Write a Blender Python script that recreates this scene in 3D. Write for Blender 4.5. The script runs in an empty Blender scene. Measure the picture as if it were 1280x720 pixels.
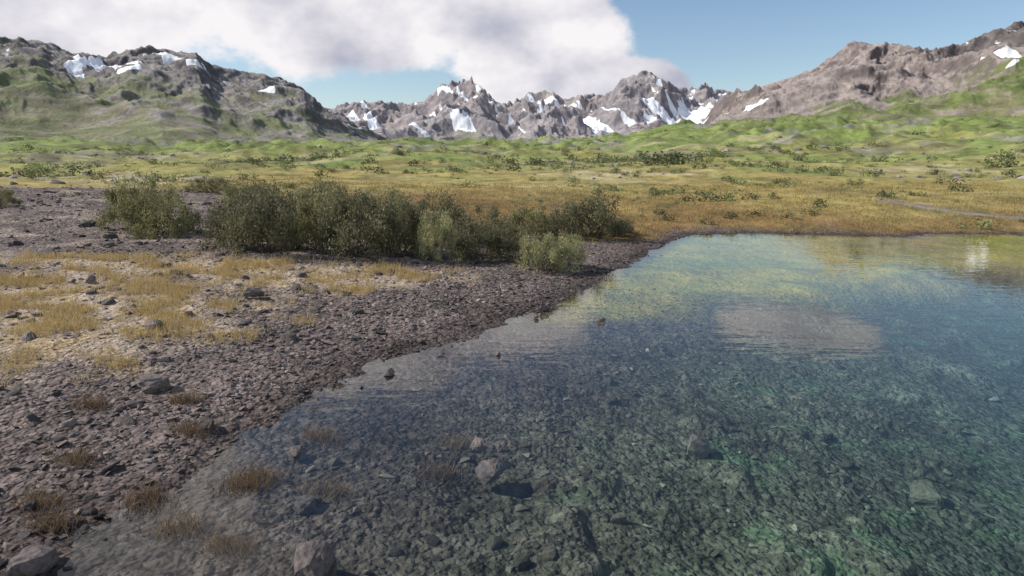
import bpy, bmesh, math
import numpy as np
from mathutils import Vector
rng = np.random.default_rng(7)
sc = bpy.context.scene
sc.view_settings.view_transform = 'Standard'
sc.view_settings.look = 'None'
sc.view_settings.exposure = 0

# ---------------------------------------------------------------- noise
def _h(ix, iy, seed):
    n = (ix.astype(np.int64)*374761393 + iy.astype(np.int64)*668265263 + seed*1442695041) & 0xFFFFFFFF
    n = ((n ^ (n >> 13)) * 1274126177) & 0xFFFFFFFF
    n = n ^ (n >> 16)
    return (n & 0xFFFF)
_ang = np.arange(65536)/65535.0*2*np.pi
_COS, _SIN = np.cos(_ang), np.sin(_ang)
def perlin(x, y, seed=0):
    xi = np.floor(x); yi = np.floor(y)
    xf = x-xi; yf = y-yi
    u = xf*xf*xf*(xf*(xf*6-15)+10); v = yf*yf*yf*(yf*(yf*6-15)+10)
    def g(dx, dy):
        a = _h(xi+dx, yi+dy, seed)
        return _COS[a]*(xf-dx)+_SIN[a]*(yf-dy)
    return ((g(0,0)*(1-u)+g(1,0)*u)*(1-v)+(g(0,1)*(1-u)+g(1,1)*u)*v)*1.5
def fbm(x, y, o=4, seed=0, gain=.5):
    s = np.zeros_like(x, dtype=float); a = 1.; f = 1.; t = 0
    for i in range(o):
        s += a*perlin(x*f+17.3*i, y*f-9.1*i, seed+i); t += a; a *= gain; f *= 2.03
    return s/t
def ridged(x, y, o=6, seed=0, gain=.52):
    s = np.zeros_like(x, dtype=float); a = 1.; f = 1.; t = 0; w = 1.
    for i in range(o):
        n = (1-np.abs(perlin(x*f+31.7*i, y*f+5.3*i, seed+i)))**2
        s += a*n*w; w = np.clip(n*1.3, 0, 1); t += a; a *= gain; f *= 2.07
    return s/t
def sst(a, b, x):
    t = np.clip((x-a)/(b-a), 0, 1); return t*t*(3-2*t)
def mixc(a, b, t):
    return a*(1-t[..., None])+np.asarray(b)*t[..., None]

# ---------------------------------------------------------------- mesh helpers
def make_mesh(name, V, F, col=None, mats=(), smooth=False, attrs=None, midx=None):
    V = np.ascontiguousarray(V, dtype=np.float32); F = np.ascontiguousarray(F, dtype=np.int32)
    me = bpy.data.meshes.new(name)
    k = F.shape[1]
    me.vertices.add(len(V)); me.vertices.foreach_set('co', V.ravel())
    me.loops.add(F.size); me.loops.foreach_set('vertex_index', F.ravel())
    me.polygons.add(len(F))
    me.polygons.foreach_set('loop_start', np.arange(0, F.size, k, dtype=np.int32))
    me.polygons.foreach_set('use_smooth', np.full(len(F), smooth, dtype=bool))
    for m in mats: me.materials.append(m)
    if midx is not None: me.polygons.foreach_set('material_index', midx.astype(np.int32))
    if col is not None:
        c = np.ones((len(V), 4), dtype=np.float32); c[:, :3] = col
        a = me.attributes.new('Col', 'FLOAT_COLOR', 'POINT'); a.data.foreach_set('color', c.ravel())
    for kx, vx in (attrs or {}).items():
        a = me.attributes.new(kx, 'FLOAT', 'POINT'); a.data.foreach_set('value', np.ascontiguousarray(vx, dtype=np.float32))
    me.update(calc_edges=True)
    return me
def add_obj(name, me, loc=(0,0,0), rot=0, scale=(1,1,1)):
    o = bpy.data.objects.new(name, me); o.location = loc; o.rotation_euler = (0,0,rot); o.scale = scale
    sc.collection.objects.link(o); return o
def grid_faces(nr, nc):
    i = np.arange(nr-1)[:, None]*nc+np.arange(nc-1)[None, :]
    return np.stack([i, i+1, i+nc+1, i+nc], -1).reshape(-1, 4)

# ---------------------------------------------------------------- terrain function
lake = np.array([(-5.2,-40),(-5.0,-5),(-4.9,3),(-4.55,5.5),(-4.45,6.35),(-3.95,7.4),(-3.7,8.8),(-3.3,10.5),(-2.7,12.2),(-1.4,13.4),
 (-.4,15.0),(1.05,16.7),(2.75,20.7),(5.0,24.8),(7.0,29.2),(8.3,31.5),(9.6,33.2),(13,33.7),(17,32.9),(20,32.0),(22,33.6),(26.7,33.3),(33,31),(45,27),
 (60,18),(70,0),(70,-40)], float)
def lake_sd(x, y):
    d = np.full(x.shape, 1e9); inside = np.zeros(x.shape, bool)
    n = len(lake)
    for i in range(n):
        ax, ay = lake[i]; bx, by = lake[(i+1) % n]
        dx, dy = bx-ax, by-ay
        t = np.clip(((x-ax)*dx+(y-ay)*dy)/(dx*dx+dy*dy), 0, 1)
        d = np.minimum(d, (x-ax-t*dx)**2+(y-ay-t*dy)**2)
        if dy != 0:
            c = ((ay > y) != (by > y)) & (x < dx*(y-ay)/dy+ax)
            inside ^= c
    d = np.sqrt(d)
    return np.where(inside, -d, d)
def refl_shelf(x, y):
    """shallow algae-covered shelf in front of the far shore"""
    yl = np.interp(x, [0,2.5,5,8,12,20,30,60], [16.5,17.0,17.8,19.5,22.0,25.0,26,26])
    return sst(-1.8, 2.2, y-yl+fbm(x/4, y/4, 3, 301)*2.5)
def H(x, y, full=False):
    x = np.asarray(x, float); y = np.asarray(y, float)
    sd = lake_sd(x, y)
    r = np.hypot(x, y)
    sd = sd + .38*fbm(x/2.3, y/2.3, 3, 5)*np.clip(1-np.abs(sd)/12, .0, 1)
    land = 1.6*(1-np.exp(-np.maximum(sd, 0)/14))
    dd = np.maximum(-sd, 0)
    wat = -(0.070*dd+.007*dd**2)
    wat = -4.5*(1-np.exp(wat/4.5))
    sf = refl_shelf(x, y)
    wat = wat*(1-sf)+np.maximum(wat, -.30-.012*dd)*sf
    z = np.where(sd > 0, land, wat)
    z = z+fbm(x/5, y/5, 4, 11)*.16*np.clip(np.abs(sd)/3, .12, 1)*(1-sf*(sd < 0)*.6)+fbm(x/.9, y/.9, 3, 21)*.045*np.clip(40/(r+1), 0, 1)
    z = z+(sd < -.5)*(1-sf)*.11*sst(.1, .35, fbm(x/1.3+4, y/1.1, 3, 23))*np.clip((-sd-1.2)/3, 0, 1)
    z = z+.35*sst(-12, -22, x)*sst(18, 34, y)*(1-sst(60, 90, y))*(1+fbm(x/7, y/7, 3, 33)*1.2)
    far = sst(42, 120, r)
    z = z+far*fbm(x/42, y/42, 5, 41)*np.minimum(.021*r, 7)
    z = z+far*(ridged(x/34, y/34, 5, 51)-.40)*.022*np.minimum(r, 420)*sst(-.1, .3, fbm(x/90, y/90, 3, 61)+.12)
    z = z+13*np.clip((r-70)/520, 0, 2)**1.05
    az = np.degrees(np.arctan2(x, y))
    z = z+sst(5, 17, az)*(1-sst(34, 50, az)*.5)*sst(90, 380, r)*10
    z = z-sst(2, -8, az)*sst(-30, -18, az)*sst(300, 600, r)*6
    z = z+np.exp(-((az+9)/5)**2)*np.exp(-((r-300)/60)**2)*3.5
    z = np.where((sd > 1), np.maximum(z, .05), z)
    return (z, sd) if full else z

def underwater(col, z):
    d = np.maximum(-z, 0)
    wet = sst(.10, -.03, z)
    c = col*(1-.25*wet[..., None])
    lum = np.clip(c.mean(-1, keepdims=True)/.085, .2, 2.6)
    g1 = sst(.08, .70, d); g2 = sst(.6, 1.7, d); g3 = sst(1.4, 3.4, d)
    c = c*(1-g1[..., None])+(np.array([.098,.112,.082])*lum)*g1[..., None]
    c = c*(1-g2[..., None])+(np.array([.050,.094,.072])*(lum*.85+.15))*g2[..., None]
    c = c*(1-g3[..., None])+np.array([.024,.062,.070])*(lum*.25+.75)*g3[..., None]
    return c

def tan_mask(x, y):
    a = np.exp(-(((x+12)/8.5)**2+((y-13.4)/4.3)**2)**1.4)
    b = np.exp(-(((x+8)/10.0)**2+((y-18.6)/1.9)**2)**1.2)*.9
    n = fbm(x/1.6, y/1.6, 4, 71)
    return sst(.28, .75, np.maximum(a, b)+n*.5)*sst(2.6, 4.6, lake_sd(x, y)+fbm(x/1.5+7, y/1.5, 3, 72)*2.0)
def meadow_mask(x, y):
    yl = np.interp(x, [-60,-20,-8,-3,3,7,9,13,60], [52,43,31,27.5,26.5,30,33.4,33.9,20])
    return sst(-1.5, 3, y-yl+fbm(x/4, y/4, 4, 81)*5)

def ground_color(x, y, z, sd):
    r = np.hypot(x, y); sh = x.shape
    base = np.broadcast_to(np.array([.145,.114,.103]), sh+(3,)).copy()
    n = fbm(x/3, y/3, 4, 91); nf = fbm(x/.5, y/.5, 3, 92)
    base *= (1+.35*n+.3*nf)[..., None]
    wetb = sst(1.3, .1, sd+fbm(x, y, 3, 93)*.8)
    base *= (1-.35*wetb)[..., None]
    sand = sst(.0, .45, fbm(x/2.2, y/1.4, 4, 95)+.06)*sst(2.2, 4.2, sd)
    base = mixc(base, [.31,.25,.20], sand*.7)
    t = tan_mask(x, y)
    tc = mixc(np.broadcast_to(np.array([.35,.28,.215]), sh+(3,)), [.34,.245,.135], sst(-.1, .35, fbm(x/.8, y/.8, 3, 96)))
    base = base*(1-t[..., None])+tc*t[..., None]
    m = meadow_mask(x, y)
    k = fbm(x/14, y/14, 5, 101)
    mc = np.broadcast_to(np.array([.22,.138,.055]), sh+(3,)).copy()
    mc = mixc(mc, [.35,.275,.10], sst(38, 56, r+k*18))
    mc = mixc(mc, [.31,.29,.10], sst(58, 110, r+k*60)*.9)
    mc = mixc(mc, [.205,.255,.075], sst(85, 230, r+k*120+fbm(x/45, y/45, 4, 111)*170))
    k2 = fbm(x/22, y/9, 5, 103)
    mc = mixc(mc, [.44,.37,.21], sst(.08, .4, k2)*sst(42, 60, r)*(1-sst(160, 320, r))*.75)
    mc = mixc(mc, [.10,.10,.05], sst(.05, .4, fbm(x/6+3, y/6, 5, 105, .6))*.6)
    mc = mixc(mc, [.12,.11,.065], sst(.05, .28, fbm(x/25+3, y/14, 6, 106, .65))*sst(60, 120, r)*.6)
    rock = sst(.06, .26, fbm(x/50, y/50, 6, 121, .68))*sst(110, 200, r)
    mc = mixc(mc, [.28,.25,.235], rock*.8)
    mc *= (1+.45*fbm(x/(1+r*.02), y/(1+r*.02), 3, 107))[..., None]
    m = m*sst(.1, 1.1, sd)
    base = base*(1-m[..., None])+mc*m[..., None]
    bed = (sd < 0)
    mot = 1.05+.8*fbm(x/.55, y/.45, 4, 311, .65)+.5*fbm(x/2.5, y/2.5, 3, 312)
    base = np.where(bed[..., None], base*np.clip(mot, .35, 2.2)[..., None], base)
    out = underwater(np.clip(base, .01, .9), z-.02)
    slab = sst(.16, .34, fbm(x/1.3+4, y/1.1, 3, 23))*sst(.4, .9, -z)*(z < 0)*sst(-.3, .3, fbm(x*2.2, y*2.2, 3, 313)+.1)
    out = out*(1+.5*slab)[..., None]
    weed = sst(.08, .34, fbm(x/1.4+9, y/1.1, 5, 315, .62))*sst(.25, .7, -z)*(1-sst(2.2, 3.6, -z))
    out = mixc(out, [.070,.135,.075], weed*.55)
    sf = refl_shelf(x, y)*bed*sst(0, .8, -sd)
    refl_col = mixc(np.broadcast_to(np.array([.42,.34,.065]), sh+(3,)), [.27,.27,.065], sst(-.2, .3, fbm(x/5, y/2.5, 4, 321)))  # meadow's yellow-green reflection, painted into the bed colour
    refl_col = mixc(refl_col, [.13,.14,.05], sst(.1, .4, fbm(x/2, y/1.2, 4, 322))*.6)
    out = out*(1-sf[..., None])+refl_col*sf[..., None]
    return out, (1-m)*(1-t*.7)*(1-sf)

# ---------------------------------------------------------------- material helpers
def new_mat(name):
    m = bpy.data.materials.new(name); m.use_nodes = True
    nt = m.node_tree; nt.nodes.clear()
    out = nt.nodes.new('ShaderNodeOutputMaterial')
    return m, nt, out
def N(nt, t, **kw):
    n = nt.nodes.new(t)
    for k, v in kw.items():
        if k.startswith('_'): setattr(n, k[1:], v)
        else: n.inputs[k.replace('__', ' ')].default_value = v
    return n
def mathn(nt, op, a, b=None, c=None):
    n = nt.nodes.new('ShaderNodeMath'); n.operation = op
    for i, v in enumerate((a, b, c)):
        if v is None: continue
        if isinstance(v, (int, float)): n.inputs[i].default_value = v
        else: nt.links.new(v, n.inputs[i])
    return n.outputs[0]
def maprange(nt, v, a, b, c, d, smooth=False):
    n = nt.nodes.new('ShaderNodeMapRange')
    if smooth: n.interpolation_type = 'SMOOTHSTEP'
    nt.links.new(v, n.inputs[0])
    for i, q in enumerate((a, b, c, d)): n.inputs[i+1].default_value = q
    return n.outputs[0]
def scale_col(nt, col, fac):
    n = nt.nodes.new('ShaderNodeVectorMath'); n.operation = 'SCALE'
    nt.links.new(col, n.inputs[0]); nt.links.new(fac, n.inputs['Scale']); return n.outputs[0]

def ground_material():
    m, nt, out = new_mat('ground_soil_and_meadow')
    L = nt.links.new
    geo = N(nt, 'ShaderNodeNewGeometry'); P = geo.outputs['Position']
    att = N(nt, 'ShaderNodeAttribute', _attribute_name='Col')
    gr = N(nt, 'ShaderNodeAttribute', _attribute_name='gravel')
    n1 = N(nt, 'ShaderNodeTexNoise', Scale=9, Detail=3, Roughness=.65); L(P, n1.inputs['Vector'])
    n2 = N(nt, 'ShaderNodeTexNoise', Scale=.35, Detail=6, Roughness=.72); L(P, n2.inputs['Vector'])
    vo = N(nt, 'ShaderNodeTexVoronoi', Scale=11, Randomness=1); L(P, vo.inputs['Vector'])
    sep = N(nt, 'ShaderNodeSeparateColor'); L(vo.outputs['Color'], sep.inputs[0])
    f1 = maprange(nt, n1.outputs[0], .3, .7, .65, 1.35)
    f2 = maprange(nt, n2.outputs[0], .3, .7, .65, 1.35)
    g1 = maprange(nt, sep.outputs[0], 0, 1, -.45, .5)
    g = mathn(nt, 'MULTIPLY', g1, gr.outputs['Fac'])
    g = mathn(nt, 'ADD', g, 1.0)
    f = mathn(nt, 'MULTIPLY', mathn(nt, 'MULTIPLY', f1, f2), g)
    col = scale_col(nt, att.outputs['Color'], f)
    b = N(nt, 'ShaderNodeBsdfPrincipled', Roughness=.92); b.inputs['Specular IOR Level'].default_value = .15
    L(col, b.inputs['Base Color'])
    hgt = mathn(nt, 'ADD', mathn(nt, 'MULTIPLY', mathn(nt, 'MULTIPLY', vo.outputs['Distance'], gr.outputs['Fac']), -.8), mathn(nt, 'MULTIPLY', n1.outputs[0], .9))
    bp = N(nt, 'ShaderNodeBump', Strength=.9, Distance=.06); L(hgt, bp.inputs['Height'])
    bp2 = N(nt, 'ShaderNodeBump', Strength=.7, Distance=1.1); L(n2.outputs[0], bp2.inputs['Height']); L(bp.outputs[0], bp2.inputs['Normal'])
    L(bp2.outputs[0], b.inputs['Normal']); L(b.outputs[0], out.inputs[0])
    return m
def attr_material(name, rough=.85, nscale=14, amp=.3, bump=.02, spec=.25, trans=0):
    m, nt, out = new_mat(name); L = nt.links.new
    att = N(nt, 'ShaderNodeAttribute', _attribute_name='Col')
    b = N(nt, 'ShaderNodeBsdfPrincipled', Roughness=rough); b.inputs['Specular IOR Level'].default_value = spec
    col = att.outputs['Color']
    if nscale:
        geo = N(nt, 'ShaderNodeNewGeometry'); P = geo.outputs['Position']
        n1 = N(nt, 'ShaderNodeTexNoise', Scale=nscale, Detail=4, Roughness=.65); L(P, n1.inputs['Vector'])
        f = maprange(nt, n1.outputs[0], .3, .7, 1-amp, 1+amp)
        col = scale_col(nt, col, f)
        if bump:
            bp = N(nt, 'ShaderNodeBump', Strength=.8, Distance=bump); L(n1.outputs[0], bp.inputs['Height']); L(bp.outputs[0], b.inputs['Normal'])
    L(col, b.inputs['Base Color'])
    if trans:
        t = N(nt, 'ShaderNodeBsdfTranslucent'); L(col, t.inputs[0])
        mx = N(nt, 'ShaderNodeMixShader'); mx.inputs[0].default_value = trans
        L(b.outputs[0], mx.inputs[1]); L(t.outputs[0], mx.inputs[2]); L(mx.outputs[0], out.inputs[0])
    else: L(b.outputs[0], out.inputs[0])
    return m
MAT_G = ground_material()
MAT_ROCK = attr_material('weathered_stone', .85, 16, .4, .03)
MAT_GRAVEL = attr_material('gravel_stone', .85, 0, .3, 0)
MAT_LEAF = attr_material('shrub_leaf', .6, 0, .15, 0, .3, .3)
MAT_GRASS = attr_material('dry_grass_blade', .7, 0, .15, 0, .2, .3)
MAT_TWIG = attr_material('twig_bark', .9, 0, .3, 0)

# ---------------------------------------------------------------- ground sheet
na, nr_ = 950, 800
az = np.radians(np.linspace(-66, 66, na))
rr = np.exp(np.linspace(math.log(1.4), math.log(950), nr_))
A, R = np.meshgrid(az, rr)
X = R*np.sin(A); Y = R*np.cos(A)-1.0
Z, SD = H(X, Y, True)
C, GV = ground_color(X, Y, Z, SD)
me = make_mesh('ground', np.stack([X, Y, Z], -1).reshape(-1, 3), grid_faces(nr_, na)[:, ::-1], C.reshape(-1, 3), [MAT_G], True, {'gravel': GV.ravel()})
add_obj('ground', me)
# ---------------------------------------------------------------- mountains
def mountain_material():
    m, nt, out = new_mat('mountain_rock_grass_snow'); L = nt.links.new
    geo = N(nt, 'ShaderNodeNewGeometry'); P = geo.outputs['Position']
    att = N(nt, 'ShaderNodeAttribute', _attribute_name='Col')
    sn = N(nt, 'ShaderNodeAttribute', _attribute_name='snow')
    n1 = N(nt, 'ShaderNodeTexNoise', Scale=.05, Detail=8, Roughness=.75); L(P, n1.inputs['Vector'])
    f = maprange(nt, n1.outputs[0], .3, .7, .55, 1.45)
    col = scale_col(nt, att.outputs['Color'], f)
    s = mathn(nt, 'ADD', sn.outputs['Fac'], mathn(nt, 'MULTIPLY', mathn(nt, 'SUBTRACT', n1.outputs[0], .5), .6))
    s = maprange(nt, s, .47, .53, 0, 1, True)
    mx = N(nt, 'ShaderNodeMix', _data_type='RGBA'); L(s, mx.inputs[0]); L(col, mx.inputs[6]); mx.inputs[7].default_value = (.80, .81, .84, 1)
    b = N(nt, 'ShaderNodeBsdfPrincipled', Roughness=.95); b.inputs['Specular IOR Level'].default_value = .1
    L(mx.outputs[2], b.inputs['Base Color'])
    bp = N(nt, 'ShaderNodeBump', Distance=10); L(n1.outputs[0], bp.inputs['Height'])
    L(maprange(nt, s, 0, 1, .9, .12), bp.inputs['Strength'])
    L(bp.outputs[0], b.inputs['Normal']); L(b.outputs[0], out.inputs[0])
    return m
MAT_M = mountain_material()
CP, SP = math.cos(math.radians(11.65)), math.sin(math.radians(11.65))
def bearings(tab):
    """skyline image pixels turned into (bearing in degrees, slope of sight line)"""
    a, e = [], []
    for px, py in tab:  # tab lists image pixel coordinates along the skyline
        u = (px-640)/800; v = (360-py)/800
        yy = CP+v*SP
        a.append(math.degrees(math.atan2(u, yy))); e.append((v*CP-SP)/math.hypot(u, yy))
    return np.array(a), np.array(e)
def mountain(skyline, a0, a1, r0, r1, r2, ncol, nrow, seed, lam, amp, zb, kind):
    sa, se = bearings(skyline)
    ad = np.linspace(a0, a1, ncol); tgt = np.interp(ad, sa, se)
    rr = np.concatenate([np.linspace(r0, r1, int(nrow*.8)), np.linspace(r1, r2, nrow-int(nrow*.8)+1)[1:]])
    Ad, R = np.meshgrid(ad, rr); A = np.radians(Ad)
    X = R*np.sin(A); Y = R*np.cos(A)
    wx = fbm(X/lam/1.3, Y/lam/1.3, 3, seed+50)*lam*.4; wy = fbm(X/lam/1.3+9, Y/lam/1.3, 3, seed+60)*lam*.4
    s = (R-r0)/(r1-r0)
    zr = 4+tgt[None, :]*r1
    up = np.clip(s, 0, 1)**1.2; dn = np.clip((R-r1)/(r2-r1), 0, 1)
    sh = np.where(s <= 1, up, 1-dn**1.2*1.1)
    hgt = (zr-zb); hm = hgt.mean()
    rg = ridged((X+wx)/lam, (Y+wy)/lam, 6, seed, .50)
    env = np.clip(s*2.2, 0, 1)*np.where(s > .85, np.clip(1-(s-.85)*2, .65, 1), 1)
    Z = zb+hgt*sh+amp*hm*(rg-.42)*env
    l2 = lam*.22
    r2g = ridged((X+wx*.5)/l2, (Y+wy*.5)/l2, 5, seed+33, .56)
    Z += (r2g-.45)*hm*.095*env*np.clip(.3+s, 0, 1.1)
    Z = np.where(s < .02, zb-12, Z)
    el = ((Z-4)/R).max(0)
    ratio = (tgt)/np.maximum(el, .005)
    w = max(3, ncol//50); kk = np.hanning(w*2+1); kk /= kk.sum()
    ratio = np.convolve(np.pad(ratio, w, mode='edge'), kk, 'valid')
    Z = np.where(Z > 4, 4+(Z-4)*(1+(ratio[None, :]-1)*np.clip(s*2, 0, 1)), Z)
    dzr = np.gradient(Z, axis=0)/np.gradient(R, axis=0)
    dza = np.gradient(Z, axis=1)/(R*math.radians((a1-a0)/(ncol-1)))
    slope = np.hypot(dzr, dza)
    hf = np.clip((Z-zb)/np.maximum(hgt, 1), 0, 1.3)
    n = fbm(X/lam*1.1, Y/lam*1.1, 5, seed+70, .6); nf = fbm(X/lam*7, Y/lam*7, 4, seed+80, .6)
    snow = np.zeros_like(Z)
    sh3 = Z.shape
    if kind == 'left':
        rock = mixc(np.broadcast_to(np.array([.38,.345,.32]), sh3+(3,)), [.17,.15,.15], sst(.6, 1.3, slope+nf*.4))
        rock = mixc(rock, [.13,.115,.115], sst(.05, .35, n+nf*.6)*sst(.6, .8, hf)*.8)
        green = sst(.2, -.2, hf-.34+n*.6+nf*.6-sst(-24, -36, Ad)*.24+sst(-28, -16, Ad)*.15)*.8
        gc = mixc(np.broadcast_to(np.array([.23,.26,.11]), sh3+(3,)), [.33,.30,.18], sst(-.2, .4, nf+n))
        st = fbm((X+Y*.6)/lam*4.2, Y/lam*2.2, 4, seed+90, .5)
        snow = sst(.02, .34, st+.05)*sst(.50, .66, hf)*(1-sst(.84, .93, hf))
        snow *= sst(-39, -35, Ad)
    elif kind == 'centre':
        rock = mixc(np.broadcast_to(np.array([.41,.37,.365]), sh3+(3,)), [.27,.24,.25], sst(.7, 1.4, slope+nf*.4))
        rock = mixc(rock, [.49,.41,.37], sst(.0, .5, n)*.6)
        green = sst(.10, -.1, hf-.10+n*.2)
        gc = mixc(np.broadcast_to(np.array([.22,.24,.12]), sh3+(3,)), [.27,.24,.19], sst(-.2, .4, nf))
        st = fbm((X*.9+Y*.45)/lam*5.5, (Y-X*.2)/lam*1.1, 5, seed+90, .55)
        snow = sst(-.20, .28, st*1.25+(.42-rg)*.8+.05*sst(5, 15, Ad))*sst(.14, .30, hf)*(1-sst(.9, 1.02, hf)*.75)
    else:
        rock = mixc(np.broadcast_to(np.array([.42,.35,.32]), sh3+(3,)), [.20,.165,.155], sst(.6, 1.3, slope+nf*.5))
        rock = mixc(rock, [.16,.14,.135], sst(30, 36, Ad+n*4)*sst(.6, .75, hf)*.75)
        green = sst(.14, -.12, hf-.19+n*.35+nf*.35-sst(24, 38, Ad)*.16)
        gc = mixc(np.broadcast_to(np.array([.21,.25,.09]), sh3+(3,)), [.30,.275,.15], sst(-.2, .4, nf+n))
        st = fbm((X*.9+Y*.3)/lam*4, Y/lam*2.0, 4, seed+90, .5)
        snow = sst(.0, .3, st)*sst(.3, .45, hf)*(1-sst(.8, .95, hf))*(sst(24, 18, Ad)+sst(32, 34, Ad)*sst(38, 36.5, Ad)*.75)
    col = rock*(1-green[..., None])+gc*green[..., None]  # rock and grass tones kept pale to stand in for distance haze
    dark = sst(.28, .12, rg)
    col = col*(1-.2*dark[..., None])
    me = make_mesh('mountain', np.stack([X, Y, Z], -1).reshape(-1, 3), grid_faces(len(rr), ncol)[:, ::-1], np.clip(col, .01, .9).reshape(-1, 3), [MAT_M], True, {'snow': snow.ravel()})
    add_obj('mountain', me)
skyL = [(-500,40),(-200,30),(0,47),(50,50),(90,65),(130,70),(170,60),(190,57),(210,64),(245,65),(265,82),(300,88),(350,97),(380,110),(405,135),(430,147),(470,165),(500,178),(540,190),(600,196)]
skyC = [(200,150),(380,150),(410,135),(440,128),(470,126),(500,130),(530,126),(552,106),(580,99),(600,105),(620,127),(640,130),(660,116),(690,114),(705,124),(730,118),(760,118),(775,101),(800,89),(825,95),(840,106),(860,112),(880,106),(910,114),(1000,120),(1150,130)]
skyR = [(840,190),(870,165),(890,135),(905,117),(940,110),(980,100),(1020,84),(1045,66),(1070,51),(1100,55),(1130,55),(1160,62),(1200,55),(1230,42),(1260,32),(1280,27),(1350,14),(1500,20),(1900,40)]
mountain(skyC, -26, 34, 900, 2000, 2400, 950, 290, 300, 230, .60, 0, 'centre')
mountain(skyL, -62, -2, 330, 900, 1100, 850, 290, 200, 170, .38, 3, 'left')
mountain(skyR, 13, 62, 420, 1250, 1500, 800, 290, 400, 260, .44, 8, 'right')

# ---------------------------------------------------------------- water
m, nt, out = new_mat('lake_water'); L = nt.links.new
geo = N(nt, 'ShaderNodeNewGeometry')
mp = N(nt, 'ShaderNodeMapping'); mp.inputs['Scale'].default_value = (.7, 1.6, 1); L(geo.outputs['Position'], mp.inputs[0])
n1 = N(nt, 'ShaderNodeTexNoise', Scale=1.7, Detail=3, Roughness=.5); L(mp.outputs[0], n1.inputs['Vector'])
n2 = N(nt, 'ShaderNodeTexNoise', Scale=.25, Detail=2); L(mp.outputs[0], n2.inputs['Vector'])
bp = N(nt, 'ShaderNodeBump', Distance=.014)
L(n1.outputs[0], bp.inputs['Height']); L(maprange(nt, n2.outputs[0], .35, .65, .2, .6), bp.inputs['Strength'])
# Schlick reflectance, the same for light passing down or up through the surface
dt = N(nt, 'ShaderNodeVectorMath', _operation='DOT_PRODUCT'); L(geo.outputs['Incoming'], dt.inputs[0]); L(bp.outputs[0], dt.inputs[1])
ca = mathn(nt, 'ABSOLUTE', dt.outputs['Value'])
p5 = mathn(nt, 'POWER', mathn(nt, 'SUBTRACT', 1.0, ca), 4.5)
refl = mathn(nt, 'MULTIPLY_ADD', p5, .975, .025)
gl = N(nt, 'ShaderNodeBsdfGlossy', Roughness=.02); L(bp.outputs[0], gl.inputs['Normal'])
tr = N(nt, 'ShaderNodeBsdfTransparent'); tr.inputs[0].default_value = (.95, .985, .965, 1)
mx = N(nt, 'ShaderNodeMixShader'); L(refl, mx.inputs[0]); L(tr.outputs[0], mx.inputs[1]); L(gl.outputs[0], mx.inputs[2]); L(mx.outputs[0], out.inputs[0])
gx, gy = np.meshgrid(np.linspace(-9, 110, 60), np.linspace(-45, 36.5, 40))
add_obj('water', make_mesh('water', np.stack([gx, gy, gx*0], -1).reshape(-1, 3), grid_faces(40, 60), None, [m], True))

# ---------------------------------------------------------------- rocks
def rock_template(seed, npts=12, detail=0):
    r = np.random.default_rng(seed)
    p = r.normal(size=(npts, 3)); p /= np.linalg.norm(p, axis=1)[:, None]; p *= r.uniform(.75, 1.0, (npts, 1))
    bm = bmesh.new()
    for q in p: bm.verts.new(q)
    bmesh.ops.convex_hull(bm, input=bm.verts)
    bmesh.ops.delete(bm, geom=[v for v in bm.verts if not v.link_faces], context='VERTS')
    if detail:
        bmesh.ops.subdivide_edges(bm, edges=bm.edges[:], cuts=detail, use_grid_fill=True, smooth=.12)
    bmesh.ops.triangulate(bm, faces=bm.faces[:])
    bm.verts.index_update()
    V = np.array([v.co[:] for v in bm.verts]); F = np.array([[v.index for v in f.verts] for f in bm.faces])
    bm.free()
    if detail:
        n = fbm(V[:, 0]*2+V[:, 2]*1.7+seed, V[:, 1]*2-V[:, 2]*1.3, 4, seed)
        n2 = fbm(V[:, 0]*6+V[:, 2]*5+seed, V[:, 1]*6-V[:, 2]*5, 3, seed+4)
        V = V*(1+.22*n+.08*n2)[:, None]
    return V, F
def rotmats(n, tilt=.5):
    a = rng.uniform(0, 2*np.pi, n); b = rng.normal(0, tilt, n); c = rng.normal(0, tilt, n)
    ca, sa, cb, sb, cc, s_c = np.cos(a), np.sin(a), np.cos(b), np.sin(b), np.cos(c), np.sin(c)
    o, z = np.ones(n), np.zeros(n)
    Rz = np.stack([ca, -sa, z, sa, ca, z, z, z, o], -1).reshape(-1, 3, 3)
    Rx = np.stack([o, z, z, z, cb, -sb, z, sb, cb], -1).reshape(-1, 3, 3)
    Ry = np.stack([cc, z, s_c, z, o, z, -s_c, z, cc], -1).reshape(-1, 3, 3)
    return Rx@Ry@Rz
def scatter(name, temps, pos, scl, cols, mat, tilt=.3, smooth=False):
    n = len(pos); which = rng.integers(0, len(temps), n); Rm = rotmats(n, tilt)
    Vs, Fs, Cs = [], [], []; off = 0
    for k, (V, F) in enumerate(temps):
        i = np.where(which == k)[0]
        if not len(i): continue
        v = V[None]*scl[i][:, None, :]
        v = np.einsum('nij,nvj->nvi', Rm[i], v)+pos[i][:, None, :]
        f = F[None]+(np.arange(len(i))*len(V))[:, None, None]+off
        Vs.append(v.reshape(-1, 3)); Fs.append(f.reshape(-1, F.shape[1])); Cs.append(np.repeat(cols[i], len(V), 0)); off += len(i)*len(V)
    me = make_mesh(name, np.concatenate(Vs), np.concatenate(Fs), np.concatenate(Cs), [mat], smooth)
    return add_obj(name, me)
small = [rock_template(s, 10) for s in range(10)]
big = [rock_template(100+s, 16, 3) for s in range(8)]
pal = np.array([[.16,.13,.12],[.105,.09,.085],[.20,.16,.145],[.135,.112,.105],[.25,.205,.18],[.09,.077,.074]])
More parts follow.
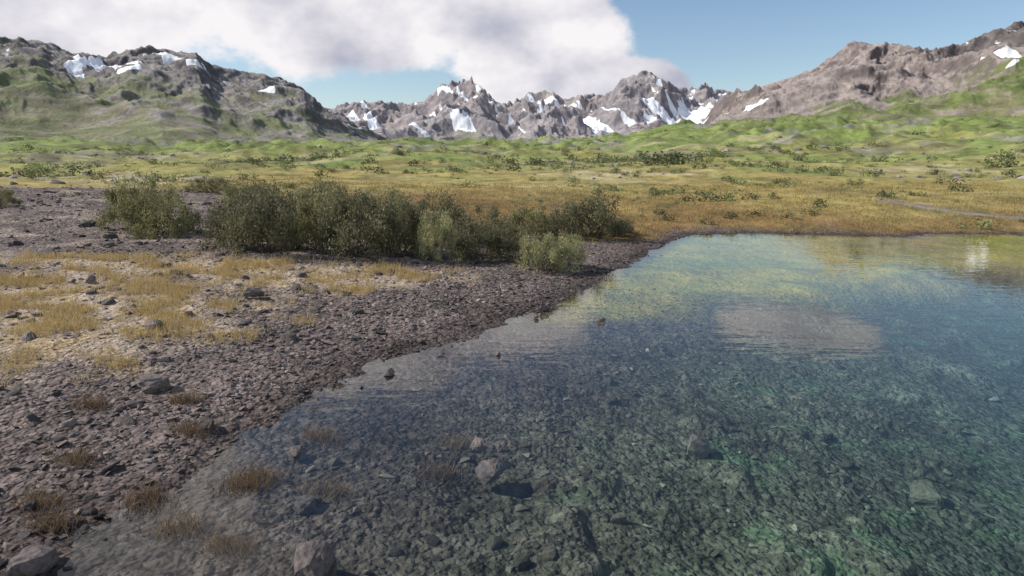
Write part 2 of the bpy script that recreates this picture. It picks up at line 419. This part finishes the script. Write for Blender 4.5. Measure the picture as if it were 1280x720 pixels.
def stones(n, xr, yr, dens, smin, smax, power=3.):
    x = rng.uniform(*xr, n); y = rng.uniform(*yr, n)
    z, sd = H(x, y, True)
    k = rng.uniform(0, 1, n) < dens(x, y, sd)
    x, y, z, sd = x[k], y[k], z[k], sd[k]; n = len(x)
    s = smin+(smax-smin)*rng.uniform(0, 1, n)**power
    scl = np.stack([s*rng.uniform(.7, 1.3, n), s*rng.uniform(.6, 1.1, n), s*rng.uniform(.14, .45, n)], -1)*.5
    col = pal[rng.integers(0, len(pal), n)]*rng.uniform(.7, 1.3, (n, 1))
    bright = (rng.uniform(0, 1, n) < .10)[:, None]
    col = np.where(bright & (z < -.15)[:, None], col*1.9, col)
    wetb = sst(1.3, .1, sd); col = col*(1-.3*wetb)[:, None]
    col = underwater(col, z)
    sf = (refl_shelf(x, y)*sst(0, .8, -sd))[:, None]
    col = col*(1-sf)+np.array([.24,.21,.06])*sf*rng.uniform(.6, 1.3, (n, 1))  # stones here carry the painted reflection colour too
    return np.stack([x, y, z+scl[:, 2]*.25], -1), scl, col
def cat(parts): return [np.concatenate(q) for q in zip(*parts)]
clus = lambda x, y: .25+.75*sst(-.25, .35, fbm(x/2, y/2, 3, 131))
P_, S_, C_ = cat([
 stones(50000, (-9, 9), (3.5, 20), lambda x, y, sd: np.where(sd > 0, np.exp(-np.maximum(sd-3.0, 0)/1.5), .32*np.exp(sd/9))*clus(x, y)*(1-tan_mask(x, y)*.92), .035, .23, 3.0),
 stones(22000, (-14, 10), (18, 33), lambda x, y, sd: np.where(sd > 0, np.exp(-np.maximum(sd-3.5, 0)/2.5)*.9+.06, .12*np.exp(sd/2))*clus(x, y)*(1-meadow_mask(x, y)), .05, .28),
 stones(26000, (-50, -8), (12, 60), lambda x, y, sd: clus(x, y)*(1-tan_mask(x, y)*.9)*(1-meadow_mask(x, y)), .07, .42, 4),
 stones(5000, (-14, 2), (9, 21), lambda x, y, sd: (sd > .5)*.7, .04, .24, 3.5),
 stones(2500, (8, 40), (30, 36), lambda x, y, sd: np.exp(-np.abs(sd)/.5), .06, .22),
])
scatter('gravel', small, P_, S_, C_, MAT_GRAVEL, .28)
P_, S_, C_ = cat([
 stones(1000, (-14, 3), (5, 22), lambda x, y, sd: (sd > .3)*.45, .16, .48, 3.2),
 stones(480, (-4, 16), (4, 17), lambda x, y, sd: (sd < -.6)*.5, .14, .48, 3.0),
 stones(700, (-45, -9), (18, 50), lambda x, y, sd: .6*clus(x, y)*(1-meadow_mask(x, y)), .25, .8, 2.5),
])
S_[:, 2] *= 1.5
scatter('scattered_rocks', big, P_, S_, C_*.8, MAT_ROCK, .35)
named = [(-5.9,10.0,.66,.10,0),(-2.98,8.2,.36,.06,1),(-2.47,6.99,.40,.05,2),(-.5,8.5,.36,.22,3),(-.27,7.85,.52,.24,4),(-1.98,5.75,.75,.24,5),
 (-2.3,11.4,.28,.08,6),(.84,16.3,.34,.12,7),(-6.5,15.7,.62,.12,1),(2.9,9.3,.62,.1,3),(6.1,8.6,.66,.06,0),(-4.7,5.6,.5,.08,2),(3.4,6.3,.5,.04,5),(-7.4,12.8,.42,.08,4),(.6,15.6,.2,.1,5),(2.2,15.3,.25,.2,2),(-.3,12.6,.2,.15,6)]
for x, y, s, zz, k in named:
    z = float(H(np.array([x]), np.array([y]))[0])
    V, F = big[k]
    v = V*np.array([s*.5, s*.42, s*.34])
    zc = z+zz
    col = np.repeat(np.array([[.155,.128,.12]])*rng.uniform(.75, 1.2), len(V), 0)
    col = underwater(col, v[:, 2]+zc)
    add_obj('rock', make_mesh('rock', v, F, col, [MAT_ROCK], False), (x, y, zc), rng.uniform(0, 6))

# ---------------------------------------------------------------- shrubs
def tube(p0, p1, r0, r1, bend, seg=5, side=4):
    ts = np.linspace(0, 1, seg+1)[:, None]
    c = p0*(1-ts)+p1*ts+np.sin(ts*np.pi)*bend
    a = np.linspace(0, 2*np.pi, side, endpoint=False)
    ring = np.stack([np.cos(a), np.sin(a), 0*a], -1)
    rad = (r0*(1-ts)+r1*ts)
    V = (c[:, None, :]+ring[None]*rad[:, :, None]).reshape(-1, 3)
    F = [[i*side+j, i*side+(j+1) % side, (i+1)*side+(j+1) % side, (i+1)*side+j] for i in range(seg) for j in range(side)]
    return V, np.array(F)
def shrub_mesh(seed, nleaf, nclump, leaf, colA, colB, stems=14):
    r = np.random.default_rng(seed)
    Vs, Fs, Cs, Ms = [], [], [], []; off = 0
    th = r.uniform(0, 2*np.pi, nclump); el = r.uniform(0, 1, nclump)
    rad = r.uniform(.5, 1, nclump)
    q = np.sqrt(1-el**2*.8)*rad*.88
    cx = np.cos(th)*q; cy = np.sin(th)*q; cz = .08+el*.86*r.uniform(.55, 1.12, nclump)
    cc = np.stack([cx, cy, cz], -1)
    cs = r.uniform(.06, .17, nclump)
    tone = r.uniform(.5, 1.4, nclump)
    k = r.integers(0, nclump, nleaf)
    d = r.normal(size=(nleaf, 3))*np.array([1, 1, 1.15]); p = cc[k]+d*cs[k][:, None]*.75
    p[:, 2] = np.maximum(p[:, 2], .02)
    u = r.normal(size=(nleaf, 3)); u[:, 2] += .8; u /= np.linalg.norm(u, axis=1)[:, None]
    w = np.cross(u, r.normal(size=(nleaf, 3))); w /= np.linalg.norm(w, axis=1)[:, None]
    s = leaf*r.uniform(.6, 1.3, nleaf)[:, None]
    V = np.stack([p-u*s, p+w*s*.42, p+u*s, p-w*s*.42], 1).reshape(-1, 3)
    F = np.arange(nleaf*4).reshape(-1, 4)
    t = r.uniform(0, 1, nleaf)[:, None]
    c = (np.array(colA)*(1-t)+np.array(colB)*t)*tone[k][:, None]
    Vs.append(V); Fs.append(F); Cs.append(np.repeat(c, 4, 0)); Ms.append(np.zeros(len(F))); off += len(V)
    for i in range(stems):
        e = cc[r.integers(0, nclump)]
        v, f = tube(np.array([r.normal()*.1, r.normal()*.1, -.05]), e, .018, .005, r.normal(size=3)*.06)
        Vs.append(v); Fs.append(f+off); Cs.append(np.repeat([[.10,.075,.055]], len(v), 0)); Ms.append(np.ones(len(f))); off += len(v)
    return make_mesh('willow_shrub', np.concatenate(Vs), np.concatenate(Fs), np.concatenate(Cs), [MAT_LEAF, MAT_TWIG], False, None, np.concatenate(Ms))
olive = [shrub_mesh(s, 9000, 54, .028, [.22,.21,.095], [.31,.29,.14]) for s in (1, 2)]
darks = [shrub_mesh(s, 9000, 54, .028, [.125,.122,.068], [.20,.185,.10]) for s in (3, 4, 5)]
lights = [shrub_mesh(s, 9000, 50, .028, [.32,.31,.14], [.44,.42,.23]) for s in (6,)]
sh = [(-14.6,25,1.5,2.1,'o'),(-13.0,24.2,1.5,1.8,'o'),(-9.6,21.8,1.2,1.7,'d'),(-8.2,21.2,1.6,2.1,'d'),(-6.7,22.4,1.4,2.1,'o'),(-5.2,21.5,1.7,2.2,'d'),(-4.0,22.9,1.4,1.95,'d'),
 (-2.6,21.8,.9,1.75,'l'),(-1.2,22.7,1.3,1.4,'d'),(0.1,23.0,1.1,1.3,'d'),(1.0,21.6,1.0,1.3,'l'),(1.9,22.3,.9,1.25,'l'),(3.75,30,1.9,2.0,'d'),(2.3,29,1.4,1.5,'d'),
 (-11,27.5,1.6,1.5,'d'),(-9.3,24.5,1.6,1.9,'d'),(-7.3,26.5,1.9,1.9,'d'),(-5.0,25.4,1.6,1.9,'o'),(-3.2,27,1.7,1.7,'d'),(-1.2,25.5,1.5,1.5,'d'),(.6,27.6,1.6,1.5,'o'),(-16.5,28,1.1,1.2,'o'),(-24,30,1.0,1.0,'o'),(5.4,31.5,1.0,.8,'d'),(-12,30,1.7,1.4,'d'),(-9,31,1.8,1.5,'o'),
 (-15,36,1.8,1.3,'o'),(-11,38,2.0,1.2,'d'),(-19,41,1.8,1.1,'o')]
for i, (x, y, w, h, t) in enumerate(sh):
    z = float(H(np.array([x]), np.array([y]))[0])
    me = {'o': olive, 'd': darks, 'l': lights}[t]; me = me[i % len(me)]
    add_obj('willow_shrub', me, (x, y, z-.03), i*1.3, (w, w*.9, h))

def leaf_template(seed, n, leaf):
    r = np.random.default_rng(seed)
    nc = 7; cc = r.normal(size=(nc, 3))*np.array([.45, .45, .14])+np.array([0, 0, .4])
    p = cc[r.integers(0, nc, n)]+r.normal(size=(n, 3))*.2; p[:, 2] = np.abs(p[:, 2])
    u = r.normal(size=(n, 3)); u /= np.linalg.norm(u, axis=1)[:, None]
    w = np.cross(u, r.normal(size=(n, 3))); w /= np.linalg.norm(w, axis=1)[:, None]
    s = leaf*r.uniform(.6, 1.3, n)[:, None]
    return np.stack([p-u*s, p+w*s*.6, p+u*s, p-w*s*.6], 1).reshape(-1, 3), np.arange(n*4).reshape(-1, 4)
def shrubs(n, r0, r1, a0, a1, s0, s1, dens, pw=3):
    r = np.sqrt(rng.uniform(r0**2, r1**2, n)) if r1 < 150 else np.exp(rng.uniform(math.log(r0), math.log(r1), n)); a = np.radians(rng.uniform(a0, a1, n))
    x = r*np.sin(a); y = r*np.cos(a); z, sd = H(x, y, True)
    k = (sd > .8) & (rng.uniform(0, 1, n) < dens(x, y))
    x, y, z = x[k], y[k], z[k]; n = len(x)
    s = rng.uniform(0, 1, n)**pw*(s1-s0)+s0
    col = np.array([.145,.160,.065])*rng.uniform(.55, 1.7, (n, 1))+rng.uniform(0, .02, (n, 3))
    return np.stack([x, y, z-.08*s], -1), np.stack([s*1.2, s*1.2, s], -1), col
cl = lambda x, y: sst(.0, .35, fbm(x/14, y/14, 4, 151))
pa = shrubs(4000, 34, 120, -45, 50, .2, .9, lambda x, y: cl(x, y)*meadow_mask(x, y)*.4+.04)
pb = shrubs(7000, 80, 700, -45, 45, .35, 1.9, lambda x, y: cl(x/2.5, y/2.5)*.55+.12, 3.5)
man = []
for x, y, s in [(23.5,100,2.6),(25.5,101,2.1),(21,97,1.5),(13,38,.55),(14.5,39,.5),(16,37.5,.45),(18,39,.5),(11,36,.45),(20,42,.6),(27,47,.6),(30,48,.5),(17,46,.6),(19,47,.5),(36,52,.8),(40,60,.8),(9,37,.5),(12.5,45,.7)]:
    z = float(H(np.array([x]), np.array([y]))[0]); man.append(([x, y, z-.05], [s*1.3, s*1.2, s], [.10,.11,.055]))
pm = [np.array(q, float) for q in zip(*man)]
P_, S_, C_ = cat([pa, pb, pm])
scatter('meadow_shrubs', [leaf_template(500+i, 130, .11) for i in range(5)], P_, S_, C_, MAT_LEAF, .05)
def boulders(n):
    r = np.exp(rng.uniform(math.log(60), math.log(600), n)); a = np.radians(rng.uniform(-45, 45, n))
    x = r*np.sin(a); y = r*np.cos(a); z, sd = H(x, y, True)
    k = (sd > 3) & (rng.uniform(0, 1, n) < sst(.0, .3, fbm(x/40+5, y/40, 4, 171)))
    x, y, z, r = x[k], y[k], z[k], r[k]; n = len(x)
    s = (.3+rng.uniform(0, 1, n)**3*2.0)*np.clip(r/150, .5, 1.8)
    return np.stack([x, y, z], -1), np.stack([s, s*.8, s*.5], -1)*.6, np.array([.25,.225,.21])*rng.uniform(.6, 1.3, (n, 1))
scatter('meadow_boulders', [rock_template(300+s, 14, 1) for s in range(5)], *boulders(3000), MAT_ROCK, .3)

# ---------------------------------------------------------------- grass
def blades(name, n, xr, yr, dens, h0, h1, wd, c0, c1, cluster=5, spread=.12):
    x = rng.uniform(*xr, n); y = rng.uniform(*yr, n)
    z, sd = H(x, y, True)
    k = rng.uniform(0, 1, n) < dens(x, y, sd)
    x, y = x[k], y[k]
    th = rng.uniform(.6, 1.3, len(x))
    x = np.repeat(x, cluster); y = np.repeat(y, cluster); th = np.repeat(th, cluster)
    x = x+rng.normal(0, spread, len(x)); y = y+rng.normal(0, spread, len(y))
    z = H(x, y); n = len(x)
    h = rng.uniform(h0, h1, n)*th; a = rng.uniform(0, 2*np.pi, n); lean = rng.normal(0, .35, (n, 2))*h[:, None]
    dx = np.cos(a)*wd; dy = np.sin(a)*wd
    b0 = np.stack([x-dx, y-dy, z-.01], -1); b1 = np.stack([x+dx, y+dy, z-.01], -1)
    tp = np.stack([x+lean[:, 0], y+lean[:, 1], z+h], -1)
    V = np.stack([b0, b1, tp], 1).reshape(-1, 3); F = np.arange(n*3).reshape(-1, 3)
    t = rng.uniform(0, 1, (n, 1)); c = np.array(c0)*(1-t)+np.array(c1)*t
    add_obj(name, make_mesh(name, V, F, np.repeat(c, 3, 0), [MAT_GRASS], False))
blades('dry_grass', 30000, (-22, 0), (8.5, 21), lambda x, y, sd: (sd > 1.2)*tan_mask(x, y)*sst(-.12, .25, fbm(x/1.1, y/1.1, 3, 161)), .08, .27, .006, [.45,.32,.13], [.56,.44,.22], 9, .07)
blades('meadow_grass', 20000, (-26, 45), (26, 62), lambda x, y, sd: (sd > .8)*meadow_mask(x, y)*sst(-.3, .2, fbm(x/2, y/2, 3, 162)), .08, .22, .02, [.26,.18,.07], [.42,.33,.13], 4, .2)
tufts = [(-3.2,7.5),(-3.35,7.3),(-2.8,8.75),(-2.3,7.3),(-1.0,8.0),(-4.3,6.9),(-3.7,6.4),(-3.0,6.1),(2.3,5.6),(-.8,8.9),(-4.6,8.6),(-5.2,9.6),(-5.6,7.6),(-5.0,6.3),(-5.4,6.7),(-6.4,9.2)]
VV, CCc = [], []
for tx, ty in tufts:
    n = 260
    x = tx+rng.normal(0, .15, n); y = ty+rng.normal(0, .10, n); z = H(x, y)
    h = rng.uniform(.08, .24, n); a = rng.uniform(0, 6.28, n); l = rng.normal(0, .5, (n, 2))*h[:, None]
    dx = np.cos(a)*.005; dy = np.sin(a)*.005
    VV.append(np.stack([np.stack([x-dx, y-dy, z], -1), np.stack([x+dx, y+dy, z], -1), np.stack([x+l[:, 0], y+l[:, 1], z+h], -1)], 1).reshape(-1, 3))
    CCc.append(np.repeat(np.array([[.21,.145,.09]])*rng.uniform(.6, 1.4, (n, 1)), 3, 0))
VV = np.concatenate(VV); add_obj('sedge_tufts', make_mesh('sedge_tufts', VV, np.arange(len(VV)).reshape(-1, 3), np.concatenate(CCc), [MAT_GRASS]))

# ---------------------------------------------------------------- dirt roads
def road(name, pts, w, col):
    pts = np.array(pts, float); t = np.linspace(0, len(pts)-1, 160)
    cx = np.interp(t, range(len(pts)), pts[:, 0]); cy = np.interp(t, range(len(pts)), pts[:, 1])
    k = np.hanning(25); k /= k.sum()
    cx = np.convolve(np.pad(cx, 12, mode='edge'), k, 'valid'); cy = np.convolve(np.pad(cy, 12, mode='edge'), k, 'valid')
    tx, ty = np.gradient(cx), np.gradient(cy); l = np.hypot(tx, ty)+1e-9
    o = np.linspace(-1, 1, 9)
    ww = w*(1+.5*perlin(t*1.9, t*0, 3))
    X = cx[:, None]-ty[:, None]/l[:, None]*o*ww[:, None]/2; Y = cy[:, None]+tx[:, None]/l[:, None]*o*ww[:, None]/2
    Z = H(X, Y)+.10*(1-np.abs(o)**4)-.04
    c = np.array(col)*(1+.3*fbm(X/1.2, Y/1.2, 3, 9))[..., None]
    V = np.stack([X, Y, Z], -1).reshape(-1, 3)
    add_obj(name, make_mesh(name, V, grid_faces(160, 9), c.reshape(-1, 3), [MAT_ROCK], True))
road('dirt_road', [(-70,66),(-50,63),(-42,68),(-30,60),(-24,55)], 2.6, [.30,.255,.20])
road('dirt_road', [(26,46),(27,41),(29,38),(34,34.8),(44,31.5)], 1.0, [.20,.17,.15])

# ---------------------------------------------------------------- sky
EL, AZ = 40, -88
w = bpy.data.worlds.new('World'); sc.world = w; w.use_nodes = True
nt = w.node_tree; nt.nodes.clear(); L = nt.links.new
out = nt.nodes.new('ShaderNodeOutputWorld')
sky = nt.nodes.new('ShaderNodeTexSky'); sky.sky_type = 'NISHITA'; sky.sun_disc = False
sky.sun_elevation = math.radians(EL); sky.sun_rotation = math.radians(AZ); sky.air_density = 1.0; sky.dust_density = .3; sky.ozone_density = 2.0
bg = nt.nodes.new('ShaderNodeBackground'); bg.inputs[1].default_value = .125; L(sky.outputs[0], bg.inputs[0])
tc = nt.nodes.new('ShaderNodeTexCoord'); G = tc.outputs['Generated']
sx = nt.nodes.new('ShaderNodeSeparateXYZ'); L(G, sx.inputs[0])
azn = mathn(nt, 'MULTIPLY', mathn(nt, 'ARCTAN2', sx.outputs[0], sx.outputs[1]), 57.2958)
eln = mathn(nt, 'MULTIPLY', mathn(nt, 'ARCSINE', sx.outputs[2]), 57.2958)
def wn(scale, detail, rough=.55, off=0):
    mpn = nt.nodes.new('ShaderNodeMapping'); mpn.inputs['Location'].default_value = (off, off*.7, off*.3); mpn.inputs['Scale'].default_value = (1, 1, 1.5); L(G, mpn.inputs[0])
    n = nt.nodes.new('ShaderNodeTexNoise'); n.inputs['Scale'].default_value = scale; n.inputs['Detail'].default_value = detail; n.inputs['Roughness'].default_value = rough
    L(mpn.outputs[0], n.inputs['Vector']); return n.outputs[0]
na_ = wn(6, 6, .6); nb_ = wn(8, 4, .55, 4.3); nc_ = wn(3.2, 2, .5, 9.1)
def blob(a, e, ra, re):
    dx = mathn(nt, 'DIVIDE', mathn(nt, 'SUBTRACT', azn, a), ra); dy = mathn(nt, 'DIVIDE', mathn(nt, 'SUBTRACT', eln, e), re)
    d = mathn(nt, 'SQRT', mathn(nt, 'ADD', mathn(nt, 'MULTIPLY', dx, dx), mathn(nt, 'MULTIPLY', dy, dy)))
    return mathn(nt, 'SUBTRACT', 1.0, d)
blobs = [blob(-13, 13.6, 20, 6.8), blob(2.2, 9.2, 7.8, 6.2), blob(8.5, 5.6, 8.0, 2.6), blob(-36, 11.5, 18, 6), blob(24.5, 14.0, 6.5, 2.2), blob(-50, 30, 30, 14), blob(55, 12, 9, 4), blob(110, 25, 30, 12), blob(180, 30, 50, 15)]
mxv = blobs[0]
for b_ in blobs[1:]: mxv = mathn(nt, 'SMOOTH_MAX', mxv, b_, .05)
dens = mathn(nt, 'ADD', mxv, mathn(nt, 'MULTIPLY', mathn(nt, 'SUBTRACT', na_, .5), 1.15))
mask = maprange(nt, dens, -.04, .17, 0, 1, True)
shade = mathn(nt, 'ADD', mathn(nt, 'MULTIPLY', mathn(nt, 'SUBTRACT', nb_, .5), 2.0), maprange(nt, nc_, .35, .65, .1, 1.0))
ramp = nt.nodes.new('ShaderNodeValToRGB'); L(shade, ramp.inputs[0])
ramp.color_ramp.elements[0].position = .0; ramp.color_ramp.elements[0].color = (.46, .47, .57, 1)
ramp.color_ramp.elements[1].position = .8; ramp.color_ramp.elements[1].color = (.95, .92, .94, 1)
cb = nt.nodes.new('ShaderNodeBackground'); cb.inputs[1].default_value = 1.0; L(ramp.outputs[0], cb.inputs[0])
ms = nt.nodes.new('ShaderNodeMixShader'); L(mask, ms.inputs[0]); L(bg.outputs[0], ms.inputs[1]); L(cb.outputs[0], ms.inputs[2]); L(ms.outputs[0], out.inputs[0])
w.cycles.sampling_method = 'MANUAL'; w.cycles.sample_map_resolution = 256

# ---------------------------------------------------------------- sun, camera
sl = bpy.data.lights.new('sun', 'SUN'); sl.energy = 5.0; sl.angle = math.radians(.5); sl.color = (1, .95, .86)
sl.energy = 5.0
so = bpy.data.objects.new('sun', sl); sc.collection.objects.link(so)
d = Vector((math.sin(math.radians(AZ))*math.cos(math.radians(EL)), math.cos(math.radians(AZ))*math.cos(math.radians(EL)), math.sin(math.radians(EL))))
so.rotation_euler = d.to_track_quat('Z', 'Y').to_euler()
cam = bpy.data.cameras.new('camera'); cam.lens = 22.5; cam.sensor_width = 36; cam.clip_end = 20000; cam.clip_start = .1
co = bpy.data.objects.new('camera', cam); sc.collection.objects.link(co)
co.location = (0, 0, 4); co.rotation_euler = (math.radians(90-11.65), 0, 0); sc.camera = co
